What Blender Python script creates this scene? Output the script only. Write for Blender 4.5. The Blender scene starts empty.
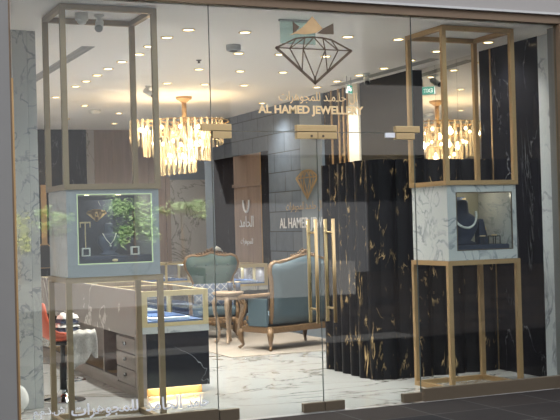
import bpy, bmesh, math, random
from mathutils import Vector, Matrix
random.seed(7)
PI = math.pi
S = bpy.context.scene
COL = S.collection

# ------------------------------------------------------------------ camera
def make_camera():
    f, D, h, yaw, pitch, roll = 1137.0441, 8.7651, 1.6079, 0.4189, 0.0127, -0.0269
    cy, sy, cp, sp = math.cos(yaw), math.sin(yaw), math.cos(pitch), math.sin(pitch)
    F = Vector((sy*cp, cy*cp, sp)); r = Vector((cy, -sy, 0)); u = r.cross(F)
    c, s = math.cos(roll), math.sin(roll)
    R = c*r + s*u; U = -s*r + c*u
    cd = bpy.data.cameras.new('camera'); cd.sensor_width = 36; cd.lens = f*36/560
    cd.clip_start = 0.05; cd.clip_end = 300
    o = bpy.data.objects.new('camera', cd); COL.objects.link(o)
    o.matrix_world = Matrix(((R.x, U.x, -F.x, 0), (R.y, U.y, -F.y, -D), (R.z, U.z, -F.z, h), (0, 0, 0, 1)))
    S.camera = o
make_camera()

# ------------------------------------------------------------------ world, sun, exposure
W = bpy.data.worlds.new('world'); S.world = W; W.use_nodes = True
bgn = W.node_tree.nodes['Background']
bgn.inputs[0].default_value = (0.97, 0.98, 1.0, 1); bgn.inputs[1].default_value = 1.1
sd = bpy.data.lights.new('sun', 'SUN'); sd.energy = 13.0; sd.angle = 0.02; sd.color = (1, .95, .86)
so = bpy.data.objects.new('sun', sd); COL.objects.link(so)
so.rotation_euler = Vector((0.25, -1.0, -0.95)).to_track_quat('-Z', 'Y').to_euler()
S.view_settings.view_transform = 'Standard'
try: S.view_settings.look = 'None'
except Exception: pass
S.view_settings.exposure = 1.22
S.view_settings.gamma = 1.0
S.view_settings.use_curve_mapping = False
try:
    S.cycles.transparent_max_bounces = 40
    S.cycles.max_bounces = 10
    S.cycles.sample_clamp_indirect = 4.0
    S.cycles.caustics_reflective = False; S.cycles.caustics_refractive = False
except Exception: pass
SPOT_W = 50.0          # each recessed downlight
BULB_W = 4.2           # each chandelier bulb

# ------------------------------------------------------------------ mesh helper
class MB:
    def __init__(s): s.bm = bmesh.new()
    def box(s, x0, x1, y0, y1, z0, z1, M=None):
        v = [s.bm.verts.new((x, y, z)) for x in (x0, x1) for y in (y0, y1) for z in (z0, z1)]
        for f in ((0,1,3,2),(4,6,7,5),(0,4,5,1),(2,3,7,6),(0,2,6,4),(1,5,7,3)): s.bm.faces.new([v[i] for i in f])
        if M is not None:
            for q in v: q.co = M @ q.co
        return s
    def tube(s, pts, r, n=8, caps=True, sq=1.0):
        pts = [Vector(p) for p in pts]; N = len(pts)
        rs = r if isinstance(r, (list, tuple)) else [r]*N
        rings = []; up = None
        for i, p in enumerate(pts):
            t = (pts[min(i+1, N-1)] - pts[max(i-1, 0)]).normalized()
            if up is None:
                up = Vector((0,0,1)) if abs(t.z) < .9 else Vector((1,0,0))
            a = t.cross(up)
            if a.length < 1e-6: a = t.orthogonal()
            a.normalize(); b = a.cross(t).normalized(); up = b
            rings.append([s.bm.verts.new(p + rs[i]*(math.cos(2*PI*k/n)*a + sq*math.sin(2*PI*k/n)*b)) for k in range(n)])
        for A, B in zip(rings, rings[1:]):
            for k in range(n): s.bm.faces.new((A[k], A[(k+1)%n], B[(k+1)%n], B[k]))
        if caps:
            s.bm.faces.new(rings[0][::-1]); s.bm.faces.new(rings[-1])
        return s
    def cyl(s, p0, p1, r, r2=None, n=20): return s.tube([p0, p1], [r, r if r2 is None else r2], n)
    def lathe(s, prof, n=28, c=(0,0,0)):
        c = Vector(c); rings = []
        for r, z in prof:
            rings.append([s.bm.verts.new(c + Vector((max(r,1e-4)*math.cos(2*PI*k/n), max(r,1e-4)*math.sin(2*PI*k/n), z))) for k in range(n)])
        for A, B in zip(rings, rings[1:]):
            for k in range(n): s.bm.faces.new((A[k], A[(k+1)%n], B[(k+1)%n], B[k]))
        s.bm.faces.new(rings[0][::-1]); s.bm.faces.new(rings[-1])
        return s
    def ball(s, c, r, sc=(1,1,1), n=12, m=8):
        c = Vector(c); rings = []
        for j in range(1, m):
            a = PI*j/m
            rings.append([s.bm.verts.new(c + Vector((sc[0]*r*math.sin(a)*math.cos(2*PI*k/n), sc[1]*r*math.sin(a)*math.sin(2*PI*k/n), -sc[2]*r*math.cos(a)))) for k in range(n)])
        for A, B in zip(rings, rings[1:]):
            for k in range(n): s.bm.faces.new((A[k], A[(k+1)%n], B[(k+1)%n], B[k]))
        s.bm.faces.new(rings[0][::-1]); s.bm.faces.new(rings[-1])
        return s
    def prism(s, poly, y0, y1, axis='y'):
        def P(a, b, d):
            return (a, d, b) if axis == 'y' else ((d, a, b) if axis == 'x' else (a, b, d))
        A = [s.bm.verts.new(P(a, b, y0)) for a, b in poly]; B = [s.bm.verts.new(P(a, b, y1)) for a, b in poly]
        n = len(poly)
        s.bm.faces.new(A[::-1]); s.bm.faces.new(B)
        for k in range(n): s.bm.faces.new((A[k], A[(k+1)%n], B[(k+1)%n], B[k]))
        return s
    def torus(s, c, R, r, n=32, m=8):
        c = Vector(c); rings = []
        for i in range(n):
            a = 2*PI*i/n
            rings.append([s.bm.verts.new(c + Vector(((R+r*math.cos(2*PI*k/m))*math.cos(a), (R+r*math.cos(2*PI*k/m))*math.sin(a), r*math.sin(2*PI*k/m)))) for k in range(m)])
        for i in range(n):
            A, B = rings[i], rings[(i+1)%n]
            for k in range(m): s.bm.faces.new((A[k], A[(k+1)%m], B[(k+1)%m], B[k]))
        return s
    def grid(s, P, thick=None):
        V = [[s.bm.verts.new(p) for p in row] for row in P]
        for i in range(len(V)-1):
            for j in range(len(V[0])-1): s.bm.faces.new((V[i][j], V[i+1][j], V[i+1][j+1], V[i][j+1]))
        return s
    def xf(s, M):
        for v in s.bm.verts: v.co = M @ v.co
        return s
    def build(s, name, mat, parent=None, smooth=False, bevel=0, solid=0, sub=0):
        bmesh.ops.recalc_face_normals(s.bm, faces=s.bm.faces)
        me = bpy.data.meshes.new(name); s.bm.to_mesh(me); s.bm.free()
        me.materials.append(mat)
        if smooth:
            for p in me.polygons: p.use_smooth = True
        o = bpy.data.objects.new(name, me); COL.objects.link(o)
        if parent: o.parent = parent
        if solid:
            m = o.modifiers.new('solid', 'SOLIDIFY'); m.thickness = solid; m.offset = 0
        if sub:
            m = o.modifiers.new('sub', 'SUBSURF'); m.levels = sub; m.render_levels = sub
        if bevel:
            m = o.modifiers.new('bevel', 'BEVEL'); m.width = bevel; m.segments = 2; m.limit_method = 'ANGLE'
        return o

def tag(o, label, cat, group=None):
    o['label'] = label; o['category'] = cat
    if group: o['group'] = group
    return o
def thing(name, label, cat, loc=(0,0,0), rotz=0, group=None):
    o = bpy.data.objects.new(name, None); COL.objects.link(o); o.empty_display_size = .1
    o.location = loc; o.rotation_euler = (0, 0, rotz)
    return tag(o, label, cat, group)
def struct(o, label=None):
    o['kind'] = 'structure'
    if label: o['label'] = label
    return o
def sempty(name):
    o = bpy.data.objects.new(name, None); COL.objects.link(o); o['kind'] = 'structure'; return o
def dup(root, loc, rotz=None, label=None, group=None):
    r = root.copy(); COL.objects.link(r); r.location = loc
    if rotz is not None: r.rotation_euler = (0, 0, rotz)
    if label: r['label'] = label
    if group: r['group'] = group
    for ch in list(root.children):
        c = ch.copy(); COL.objects.link(c); c.parent = r
        for g in ch.children:
            d = g.copy(); COL.objects.link(d); d.parent = c
    return r

# ------------------------------------------------------------------ materials
def nm(name):
    m = bpy.data.materials.new(name); m.use_nodes = True
    nt = m.node_tree; return m, nt, nt.nodes, nt.links, nt.nodes['Principled BSDF']
def rgb(r, g, b):
    f = lambda c: ((c/255+.055)/1.055)**2.4 if c > 10 else c/255/12.92
    return (f(r), f(g), f(b), 1)
def plain(name, col, rough=.5, metal=0, noise=.06, nscale=30, bump=0, spec=.5, trans=0, emit=0):
    m, nt, N, L, b = nm(name)
    tc = N.new('ShaderNodeTexCoord'); nz = N.new('ShaderNodeTexNoise'); nz.inputs['Scale'].default_value = nscale; nz.inputs['Detail'].default_value = 4
    L.new(tc.outputs['Object'], nz.inputs['Vector'])
    hs = N.new('ShaderNodeHueSaturation'); hs.inputs['Color'].default_value = col
    mr = N.new('ShaderNodeMapRange'); mr.inputs['To Min'].default_value = 1-noise; mr.inputs['To Max'].default_value = 1+noise
    L.new(nz.outputs['Fac'], mr.inputs['Value']); L.new(mr.outputs[0], hs.inputs['Value'])
    L.new(hs.outputs[0], b.inputs['Base Color'])
    b.inputs['Roughness'].default_value = rough; b.inputs['Metallic'].default_value = metal
    b.inputs['Specular IOR Level'].default_value = spec
    if bump:
        bp = N.new('ShaderNodeBump'); bp.inputs['Strength'].default_value = bump; bp.inputs['Distance'].default_value = .01
        L.new(nz.outputs['Fac'], bp.inputs['Height']); L.new(bp.outputs[0], b.inputs['Normal'])
    if emit:
        b.inputs['Emission Color'].default_value = col; b.inputs['Emission Strength'].default_value = emit
    return m
def marble(name, base, base2, vein, scale=1.0, stretch=(1,1,1), rot=(0,0,0), width=.012, soft=.03, rough=.15, vein2=None, dist=1.2, cover=.5, spec=.5):
    m, nt, N, L, b = nm(name)
    tc = N.new('ShaderNodeTexCoord'); mp = N.new('ShaderNodeMapping')
    mp.inputs['Scale'].default_value = stretch; mp.inputs['Rotation'].default_value = rot
    L.new(tc.outputs['Object'], mp.inputs['Vector'])
    def vn(sc, dd, w, sf, off):
        nz = N.new('ShaderNodeTexNoise'); nz.inputs['Scale'].default_value = sc; nz.inputs['Detail'].default_value = 6
        nz.inputs['Roughness'].default_value = .55; nz.inputs['Distortion'].default_value = dd
        ad = N.new('ShaderNodeVectorMath'); ad.operation = 'ADD'; ad.inputs[1].default_value = (off, off*1.7, off*.6)
        L.new(mp.outputs[0], ad.inputs[0]); L.new(ad.outputs[0], nz.inputs['Vector'])
        s1 = N.new('ShaderNodeMath'); s1.operation = 'SUBTRACT'; s1.inputs[1].default_value = .5; L.new(nz.outputs['Fac'], s1.inputs[0])
        ab = N.new('ShaderNodeMath'); ab.operation = 'ABSOLUTE'; L.new(s1.outputs[0], ab.inputs[0])
        mr = N.new('ShaderNodeMapRange'); mr.inputs['From Min'].default_value = w; mr.inputs['From Max'].default_value = w+sf
        mr.inputs['To Min'].default_value = 1; mr.inputs['To Max'].default_value = 0; L.new(ab.outputs[0], mr.inputs['Value'])
        return mr
    big = N.new('ShaderNodeTexNoise'); big.inputs['Scale'].default_value = scale*1.3; big.inputs['Detail'].default_value = 3
    L.new(mp.outputs[0], big.inputs['Vector'])
    mixb = N.new('ShaderNodeMix'); mixb.data_type = 'RGBA'; mixb.inputs[6].default_value = base; mixb.inputs[7].default_value = base2
    L.new(big.outputs['Fac'], mixb.inputs[0])
    v1 = vn(scale, dist, width, soft, 3.1)
    # cover mask so veins come and go
    cm = N.new('ShaderNodeTexNoise'); cm.inputs['Scale'].default_value = scale*2.2
    L.new(mp.outputs[0], cm.inputs['Vector'])
    cr = N.new('ShaderNodeMapRange'); cr.inputs['From Min'].default_value = 1-cover-.12; cr.inputs['From Max'].default_value = 1-cover+.12
    L.new(cm.outputs['Fac'], cr.inputs['Value'])
    mu = N.new('ShaderNodeMath'); mu.operation = 'MULTIPLY'; L.new(v1.outputs[0], mu.inputs[0]); L.new(cr.outputs[0], mu.inputs[1])
    mx = N.new('ShaderNodeMix'); mx.data_type = 'RGBA'; mx.inputs[7].default_value = vein
    L.new(mu.outputs[0], mx.inputs[0]); L.new(mixb.outputs[2], mx.inputs[6])
    out = mx
    if vein2:
        v2 = vn(scale*2.3, dist*1.3, width*.6, soft*.6, 9.7)
        m2 = N.new('ShaderNodeMath'); m2.operation = 'MULTIPLY'; m2.inputs[1].default_value = .5; L.new(v2.outputs[0], m2.inputs[0])
        my = N.new('ShaderNodeMix'); my.data_type = 'RGBA'; my.inputs[7].default_value = vein2
        L.new(m2.outputs[0], my.inputs[0]); L.new(mx.outputs[2], my.inputs[6]); out = my
    L.new(out.outputs[2], b.inputs['Base Color']); b.inputs['Roughness'].default_value = rough; b.inputs['Specular IOR Level'].default_value = spec
    return m
def wood(name, c1, c2, scale=1, stretch=(1,1,.08), rough=.45):
    m, nt, N, L, b = nm(name)
    tc = N.new('ShaderNodeTexCoord'); mp = N.new('ShaderNodeMapping'); mp.inputs['Scale'].default_value = stretch
    nz = N.new('ShaderNodeTexNoise'); nz.inputs['Scale'].default_value = 14*scale; nz.inputs['Detail'].default_value = 6; nz.inputs['Distortion'].default_value = .6
    L.new(tc.outputs['Object'], mp.inputs['Vector']); L.new(mp.outputs[0], nz.inputs['Vector'])
    mx = N.new('ShaderNodeMix'); mx.data_type = 'RGBA'; mx.inputs[6].default_value = c1; mx.inputs[7].default_value = c2
    cr = N.new('ShaderNodeMapRange'); cr.inputs['From Min'].default_value = .3; cr.inputs['From Max'].default_value = .7
    L.new(nz.outputs['Fac'], cr.inputs['Value']); L.new(cr.outputs[0], mx.inputs[0]); L.new(mx.outputs[2], b.inputs['Base Color'])
    b.inputs['Roughness'].default_value = rough
    return m
def glass(name, tint=(.93,.965,.96,1), boost=2.3):
    m, nt, N, L, b = nm(name); N.remove(b)
    out = N['Material Output']
    tr = N.new('ShaderNodeBsdfTransparent'); tr.inputs[0].default_value = tint
    gl = N.new('ShaderNodeBsdfGlossy'); gl.inputs['Roughness'].default_value = 0.0; gl.inputs[0].default_value = (1,1,1,1)
    fr = N.new('ShaderNodeFresnel'); fr.inputs[0].default_value = 1.46
    ge = N.new('ShaderNodeNewGeometry')
    iv = N.new('ShaderNodeMath'); iv.operation = 'SUBTRACT'; iv.inputs[0].default_value = 1; L.new(ge.outputs['Backfacing'], iv.inputs[1])
    mu = N.new('ShaderNodeMath'); mu.operation = 'MULTIPLY'; L.new(fr.outputs[0], mu.inputs[0]); L.new(iv.outputs[0], mu.inputs[1])
    m2 = N.new('ShaderNodeMath'); m2.operation = 'MULTIPLY'; m2.inputs[1].default_value = boost; m2.use_clamp = True; L.new(mu.outputs[0], m2.inputs[0])
    mx = N.new('ShaderNodeMixShader'); L.new(m2.outputs[0], mx.inputs[0]); L.new(tr.outputs[0], mx.inputs[1]); L.new(gl.outputs[0], mx.inputs[2])
    L.new(mx.outputs[0], out.inputs[0])
    return m
def emit(name, col, st):
    m, nt, N, L, b = nm(name); N.remove(b)
    e = N.new('ShaderNodeEmission'); e.inputs[0].default_value = col; e.inputs[1].default_value = st
    L.new(e.outputs[0], N['Material Output'].inputs[0]); return m
def crystal(name):
    m, nt, N, L, b = nm(name); N.remove(b)
    tr = N.new('ShaderNodeBsdfTransparent'); tr.inputs[0].default_value = (.97,.93,.86,1)
    tl = N.new('ShaderNodeBsdfTranslucent'); tl.inputs[0].default_value = (.95,.88,.74,1)
    gl = N.new('ShaderNodeBsdfGlossy'); gl.inputs['Roughness'].default_value = .12
    a = N.new('ShaderNodeMixShader'); a.inputs[0].default_value = .34; L.new(tr.outputs[0], a.inputs[1]); L.new(tl.outputs[0], a.inputs[2])
    c = N.new('ShaderNodeMixShader'); c.inputs[0].default_value = .18; L.new(a.outputs[0], c.inputs[1]); L.new(gl.outputs[0], c.inputs[2])
    L.new(c.outputs[0], N['Material Output'].inputs[0]); return m
def tiles(name, c1, c2, grout, sx, sy, gap=.012, rough=.35, axis='xy', off=0.0, bump=0, spec=.5):
    m, nt, N, L, b = nm(name)
    tc = N.new('ShaderNodeTexCoord'); mp = N.new('ShaderNodeMapping')
    if axis == 'yz': mp.inputs['Rotation'].default_value = (0, 0, 0)
    L.new(tc.outputs['Object'], mp.inputs['Vector'])
    br = N.new('ShaderNodeTexBrick'); br.offset = off; br.inputs['Scale'].default_value = 1
    br.inputs['Brick Width'].default_value = sx; br.inputs['Row Height'].default_value = sy
    br.inputs['Mortar Size'].default_value = gap; br.inputs['Color1'].default_value = c1; br.inputs['Color2'].default_value = c2; br.inputs['Mortar'].default_value = grout
    br.inputs['Bias'].default_value = 0.0
    if axis == 'yz':
        sp = N.new('ShaderNodeSeparateXYZ'); cb = N.new('ShaderNodeCombineXYZ')
        L.new(mp.outputs[0], sp.inputs[0]); L.new(sp.outputs[1], cb.inputs[0]); L.new(sp.outputs[2], cb.inputs[1]); L.new(cb.outputs[0], br.inputs['Vector'])
    else: L.new(mp.outputs[0], br.inputs['Vector'])
    nz = N.new('ShaderNodeTexNoise'); nz.inputs['Scale'].default_value = 9; nz.inputs['Detail'].default_value = 6; L.new(mp.outputs[0], nz.inputs['Vector'])
    mr = N.new('ShaderNodeMapRange'); mr.inputs['To Min'].default_value = .75; mr.inputs['To Max'].default_value = 1.25; L.new(nz.outputs['Fac'], mr.inputs['Value'])
    hs = N.new('ShaderNodeHueSaturation'); L.new(br.outputs['Color'], hs.inputs['Color']); L.new(mr.outputs[0], hs.inputs['Value'])
    L.new(hs.outputs[0], b.inputs['Base Color']); b.inputs['Roughness'].default_value = rough; b.inputs['Specular IOR Level'].default_value = spec
    if bump:
        bp = N.new('ShaderNodeBump'); bp.inputs['Strength'].default_value = bump; bp.inputs['Distance'].default_value = .02
        L.new(hs.outputs[0], bp.inputs['Height']); L.new(bp.outputs[0], b.inputs['Normal'])
    return m
def mirror_mat():
    m, nt, N, L, b = nm('mirror'); b.inputs['Base Color'].default_value = (.80,.79,.76,1); b.inputs['Metallic'].default_value = 1; b.inputs['Roughness'].default_value = .02
    return m

M = dict(
    ceiling=plain('ceiling_paint', (.90,.865,.84,1), .7, noise=.015, nscale=3),
    floor=marble('white_floor_marble', (.46,.456,.452,1), (.39,.386,.38,1), (.24,.22,.20,1), scale=.5, stretch=(1,1.6,1), rot=(0,0,.6), width=.002, soft=.022, rough=.12, vein2=(.36,.34,.32,1), dist=1.5, cover=.62),
    white_marble=marble('white_wall_marble', (.55,.56,.57,1), (.46,.475,.49,1), (.18,.19,.21,1), scale=1.6, stretch=(1.2,1.2,.7), rot=(.4,.5,.3), width=.004, soft=.03, rough=.12, dist=1.6, cover=.5, vein2=(.42,.44,.47,1)),
    case_marble=marble('grey_white_case_marble', (.50,.505,.50,1), (.43,.44,.44,1), (.24,.26,.28,1), scale=2.6, rot=(.5,.3,.8), width=.004, soft=.025, rough=.2, dist=1.6, cover=.55),
    black_marble=marble('black_wall_marble', (.004,.004,.006,1), (.007,.007,.010,1), (.16,.16,.17,1), scale=1.9, stretch=(1.6,1.6,.35), rot=(.25,.15,0), width=.0008, soft=.006, rough=.15, spec=.10, dist=1.0, cover=.45),
    gold_marble=marble('black_gold_marble', (.004,.004,.0055,1), (.007,.007,.009,1), (.66,.45,.22,1), scale=3.8, stretch=(1.5,1.5,.5), rot=(.2,.1,0), width=.006, soft=.016, rough=.35, spec=.10, dist=1.5, cover=.36),
    counter_black=marble('counter_black_marble', (.012,.013,.018,1), (.02,.021,.028,1), (.40,.42,.46,1), scale=1.2, rot=(.2,.7,.3), stretch=(.7,1,1.6), width=.0006, soft=.004, rough=.1, dist=1.0, cover=.42),
    counter_grey=marble('counter_grey_stone', (.29,.26,.26,1), (.21,.19,.19,1), (.66,.62,.60,1), scale=1.1, stretch=(1,.6,1), width=.0018, soft=.009, rough=.25, dist=.8, cover=.6),
    beige_marble=marble('beige_grey_marble', (.40,.37,.345,1), (.34,.315,.295,1), (.17,.15,.14,1), scale=1.3, rot=(.3,.6,.2), width=.003, soft=.012, rough=.3, dist=1.3, cover=.6),
    wood=wood('brown_wood_panel', (.29,.215,.185,1), (.225,.165,.14,1)),
    wood_h=wood('grey_brown_laminate', (.235,.195,.185,1), (.175,.145,.135,1), stretch=(1,.1,1)),
    stone=tiles('blue_grey_stone_tiles', (.088,.113,.155,1), (.115,.14,.185,1), (.03,.035,.042,1), .62, .30, .008, .75, 'yz', .37, bump=.8),
    column=plain('blue_grey_smooth_stone', (.17,.205,.25,1), .35, noise=.12, nscale=4),
    gold=plain('brushed_gold', (.44,.285,.14,1), .42, .6, noise=.06, nscale=40),
    lining=plain('olive_grey_lining', (.30,.285,.22,1), .6, noise=.08, nscale=5),
    brass=plain('pale_brass', (.56,.45,.26,1), .42, .35, noise=.05),
    gold_shaded=plain('brushed_gold_shaded', (.26,.19,.115,1), .45, .5, noise=.06, nscale=40),  # darker copy of the gold: shade on the left stand put into colour
    gold_dark=plain('bronze_metal', (.10,.078,.055,1), .45, .5, noise=.05),
    frame=plain('bronze_frame', (.16,.11,.073,1), .5, .35, noise=.06),
    satin=plain('satin_gold_patch', (.50,.37,.20,1), .36, .7, noise=.05),
    letter=plain('gold_letter', (.72,.55,.32,1), .45, .35, noise=.04),
    frost=plain('pale_frost_vinyl', (.60,.62,.68,1), .6, noise=.05),
    dark_logo=plain('dark_bronze_logo', (.10,.075,.055,1), .35, .5, noise=.15, nscale=8),
    gold_logo=plain('gold_logo', (.45,.31,.17,1), .35, .6, noise=.2, nscale=9),
    opposite=plain('opposite_wall_render', (.09,.095,.106,1), .8, noise=.08, nscale=2, spec=.2),
    opposite_canopy=plain('opposite_canopy', (.10,.10,.105,1), .8, spec=.2),
    opposite_dark=plain('opposite_dark_glazing', (.012,.013,.016,1), .8, spec=.1),
    shaded_marble=marble('shaded_left_marble', (.33,.352,.38,1), (.275,.295,.32,1), (.22,.24,.26,1), scale=2.0, rot=(.5,.3,.8), width=.003, soft=.025, rough=.2, dist=1.4, cover=.5),  # case marble darkened in its colour for the dimmer left window
    dark_panel=plain('dark_brown_panel', (.005,.005,.005,1), .45, noise=.2, nscale=3, spec=.12),
    cream=plain('cream_stone', (.62,.56,.46,1), .5, noise=.06, nscale=5),
    mall_wall=plain('mall_wall_panel', (.16,.158,.157,1), .6, noise=.05, nscale=6),
    grey_wall=plain('grey_wall_panel', (.135,.137,.142,1), .6, noise=.06, nscale=6),
    soffit=plain('grey_soffit', (.25,.238,.235,1), .6, noise=.03, nscale=3),
    light_trim=plain('light_grey_trim', (.40,.40,.41,1), .5),
    pave=tiles('slate_paving', (.007,.007,.009,1), (.020,.0165,.0155,1), (.045,.044,.045,1), .62, .62, .008, .85, spec=.12),
    pale_pave=plain('pale_paving', (.07,.07,.07,1), .8, noise=.1, spec=.2),
    edge=plain('green_glass_edge', (.07,.085,.08,1), .3),
    white=plain('white_plastic', (.72,.72,.70,1), .4),
    grey=plain('grey_plastic', (.32,.33,.33,1), .5),
    black=plain('black_plastic', (.012,.012,.014,1), .35),
    chrome=plain('chrome', (.42,.43,.45,1), .12, 1, noise=.02),
    slot=plain('grey_slot', (.27,.265,.26,1), .6),
    orange=plain('orange_leather', (.66,.11,.05,1), .42, noise=.06, bump=.05),
    navy=plain('navy_velvet', (.018,.026,.055,1), .75, noise=.1),
    navy_light=plain('blue_grey_bust', (.055,.075,.13,1), .6, noise=.1),
    blue=plain('blue_velvet', (.085,.14,.29,1), .7, noise=.12, nscale=18),
    tray=plain('pale_tray', (.70,.74,.80,1), .6, noise=.08),
    teal=plain('teal_velvet', (.035,.078,.08,1), .55, noise=.3, nscale=7),
    teal_blue=plain('blue_teal_velvet', (.052,.085,.108,1), .6, noise=.15, nscale=5),
    carved=plain('carved_gold_wood', (.17,.10,.05,1), .42, .25, noise=.35, nscale=45, bump=.6),
    pale_gold=plain('pale_gilt_wood', (.34,.25,.18,1), .45, .2, noise=.3, nscale=40, bump=.4),
    rug=plain('beige_rug', (.30,.255,.22,1), .95, noise=.12, nscale=60),
    cloth=plain('white_cloth', (.72,.70,.68,1), .85, noise=.1),
    lace=plain('grey_white_lace', (.42,.40,.38,1), .9, noise=.35, nscale=60),
    navy_cloth=plain('navy_cloth', (.035,.045,.09,1), .85, noise=.2),
    pearl=plain('pearl', (.85,.84,.80,1), .2),
    leaf=plain('leaf_green', (.44,.62,.30,1), .5, noise=.3, nscale=4),
    leaf_yellow=plain('leaf_yellow_green', (.62,.66,.12,1), .5, noise=.4, nscale=4),
    bark=plain('bark', (.12,.085,.06,1), .8),
    planter=plain('pale_concrete', (.165,.165,.168,1), .8, noise=.05),
    glass=glass('shop_glass'), caseglass=glass('case_glass', (.97,.98,.98,1), 1.1),
    crystal=crystal('crystal_glass'), mirror=mirror_mat(),
    bulb=emit('warm_bulb', (1,.72,.38,1), 18), down=emit('downlight_lens', (1,.76,.46,1), 5),
    led_green=emit('green_white_led', (.58,.72,.44,1), .38), exit_green=emit('exit_green', (.12,.55,.40,1), .4),
)
def lattice_mat():
    m, nt, N, L, b = nm('navy_lattice_fabric')
    tc = N.new('ShaderNodeTexCoord'); mp = N.new('ShaderNodeMapping'); mp.inputs['Rotation'].default_value = (0, 0, .78)
    mp.vector_type = 'POINT'
    sp = N.new('ShaderNodeSeparateXYZ'); cb = N.new('ShaderNodeCombineXYZ')
    L.new(tc.outputs['Object'], sp.inputs[0]); L.new(sp.outputs[0], cb.inputs[0]); L.new(sp.outputs[2], cb.inputs[1]); L.new(cb.outputs[0], mp.inputs[0])
    br = N.new('ShaderNodeTexBrick'); br.offset = 0; br.inputs['Scale'].default_value = 1; br.inputs['Brick Width'].default_value = .075; br.inputs['Row Height'].default_value = .075; br.inputs['Mortar Size'].default_value = .0032
    br.inputs['Color1'].default_value = (.05,.075,.13,1); br.inputs['Color2'].default_value = (.06,.085,.14,1); br.inputs['Mortar'].default_value = (.38,.38,.38,1)
    L.new(mp.outputs[0], br.inputs['Vector']); L.new(br.outputs['Color'], b.inputs['Base Color']); b.inputs['Roughness'].default_value = .8
    return m
M['lattice'] = lattice_mat()

# text -> mesh, standing in the XZ plane, fitted to a box
AR_HAMED = '\uFEAA\uFEE3\uFE8E\uFEA3'
AR_HAMED_K = '\uFEAA\u0640\uFEE3\u0640\uFE8E\uFEA3'
AR_ALHAMED = '\uFEAA\uFEE3\uFE8E\uFEA4\uFEDF\uFE8D'
AR_JEWELS = '\uFE95\uFE8D\uFEAE\uFEEB\uFEEE\uFEA0\uFEE4\uFEE0\uFEDF'
AR_LLC = '\uFEE1.\uFEE1.\uFEAB.\uFEB5'
def text_mb(body, x0, x1, z0, z1, y, depth=.004, offset=0.0, zfit=True):
    cu = bpy.data.curves.new('lettering', 'FONT'); cu.body = body; cu.offset = offset; cu.extrude = .02; cu.resolution_u = 4
    o = bpy.data.objects.new('lettering', cu); COL.objects.link(o)
    dg = bpy.context.evaluated_depsgraph_get(); dg.update()
    me = bpy.data.meshes.new_from_object(o.evaluated_get(dg))
    bpy.data.objects.remove(o)
    xs = [v.co.x for v in me.vertices]; ys = [v.co.y for v in me.vertices]; zs = [v.co.z for v in me.vertices]
    a0, a1, b0, b1, c0, c1 = min(xs), max(xs), min(ys), max(ys), min(zs), max(zs)
    sx = (x1-x0)/(a1-a0); sz = (z1-z0)/(b1-b0)
    mb = MB(); mb.bm.from_mesh(me)
    for v in mb.bm.verts:
        v.co = Vector((x0+(v.co.x-a0)*sx, y - depth*(v.co.z-c0)/(c1-c0), z0+(v.co.y-b0)*sz))
    bpy.data.meshes.remove(me)
    return mb

H, ZC = 2.39, 3.43
# ================================================================== SETTING
def sbox(name, mat, *a, bevel=0, parent=None):
    o = MB().box(*a).build(name, M[mat], parent, bevel=bevel)
    return struct(o) if parent is None else o
sbox('floor', 'floor', 1.4, 8.2, -.04, 12.2, -.15, 0)
sbox('pavement', 'pave', -25, 45, -45, -.04, -.2, -.002)
sbox('pavement_band', 'pale_pave', 1, 8.2, -5.7, -4.9, -.1, .004)
sbox('ceiling', 'ceiling', 1.4, 8.2, -.02, 12.2, ZC, ZC+.25)
# back wall with its panels
sbox('wall_back', 'soffit', 1.4, 8.2, 11.7, 12.2, 0, ZC)
sbox('wall_back_black_panel', 'black_marble', 3.2, 5.23, 11.6, 11.7, 0, ZC)
sbox('wall_back_marble_strip', 'beige_marble', 5.23, 5.37, 11.57, 11.7, 0, ZC)
for i in range(4):
    sbox('wall_back_wood_panel', 'wood', 5.372+i*.345, 5.372+i*.345+.339, 11.6, 11.7, 0, ZC-.18)
sbox('wall_back_wood_header', 'wood', 5.37, 6.75, 11.59, 11.7, ZC-.18, ZC)
sbox('wall_back_wood_post', 'wood', 6.72, 6.80, 11.55, 11.7, 0, 2.55)
sbox('wall_back_stone_panel', 'beige_marble', 6.80, 7.54, 11.58, 11.7, 0, 2.5)
sbox('wall_back_grey_panel', 'column', 6.75, 8.0, 11.6, 11.7, 2.5, ZC)
# left wall, out of view; paled to bounce light onto the counter side
sbox('wall_left', 'ceiling', 1.4, 1.66, .02, 11.7, 0, ZC)
# right wall shell and claddings
sbox('wall_right', 'soffit', 7.35, 8.2, -.05, 10.3, 0, ZC)
XR = 7.04
sbox('wall_right_white_marble', 'white_marble', XR, 7.35, .012, .585, 0, ZC)
sbox('wall_right_black_marble', 'black_marble', XR, 7.35, .585, 1.62, 0, ZC)
sbox('wall_right_black_base', 'black_marble', XR, 7.35, 1.62, 3.08, 0, 2.2)
# mirror panel, slightly turned in its recess
mir = sempty('wall_mirror'); mir.location = (7.05, 1.62, 2.2)
for k in range(3):
    pm = MB().box(0, .03, k*.5+.002, (k+1)*.5-.002, .02, ZC-2.2-.005).build('mirror_panel', M['mirror'], mir)
mir.rotation_euler = (0, 0, -math.radians(2.9))
sbox('wall_right_dark_panel', 'dark_panel', XR, 7.35, 3.10, 4.38, 0, ZC)
sbox('wall_right_pilaster', 'cream', XR-.03, 7.35, 4.38, 4.66, 0, ZC)
sbox('wall_right_gold_marble', 'gold_marble', XR+.02, 7.35, 4.66, 5.5, 0, ZC)
for k, y in enumerate((4.74, 4.86, 5.0, 5.22)):
    sbox('trim_%d' % (k+3), 'gold', XR, XR+.03, y, y+.025, 0, ZC)
sbox('trim_7', 'gold', XR-.01, XR+.02, 1.40, 1.415, 0, ZC)
sbox('wall_right_column', 'column', XR-.02, 7.35, 5.5, 6.22, 0, ZC)
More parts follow.
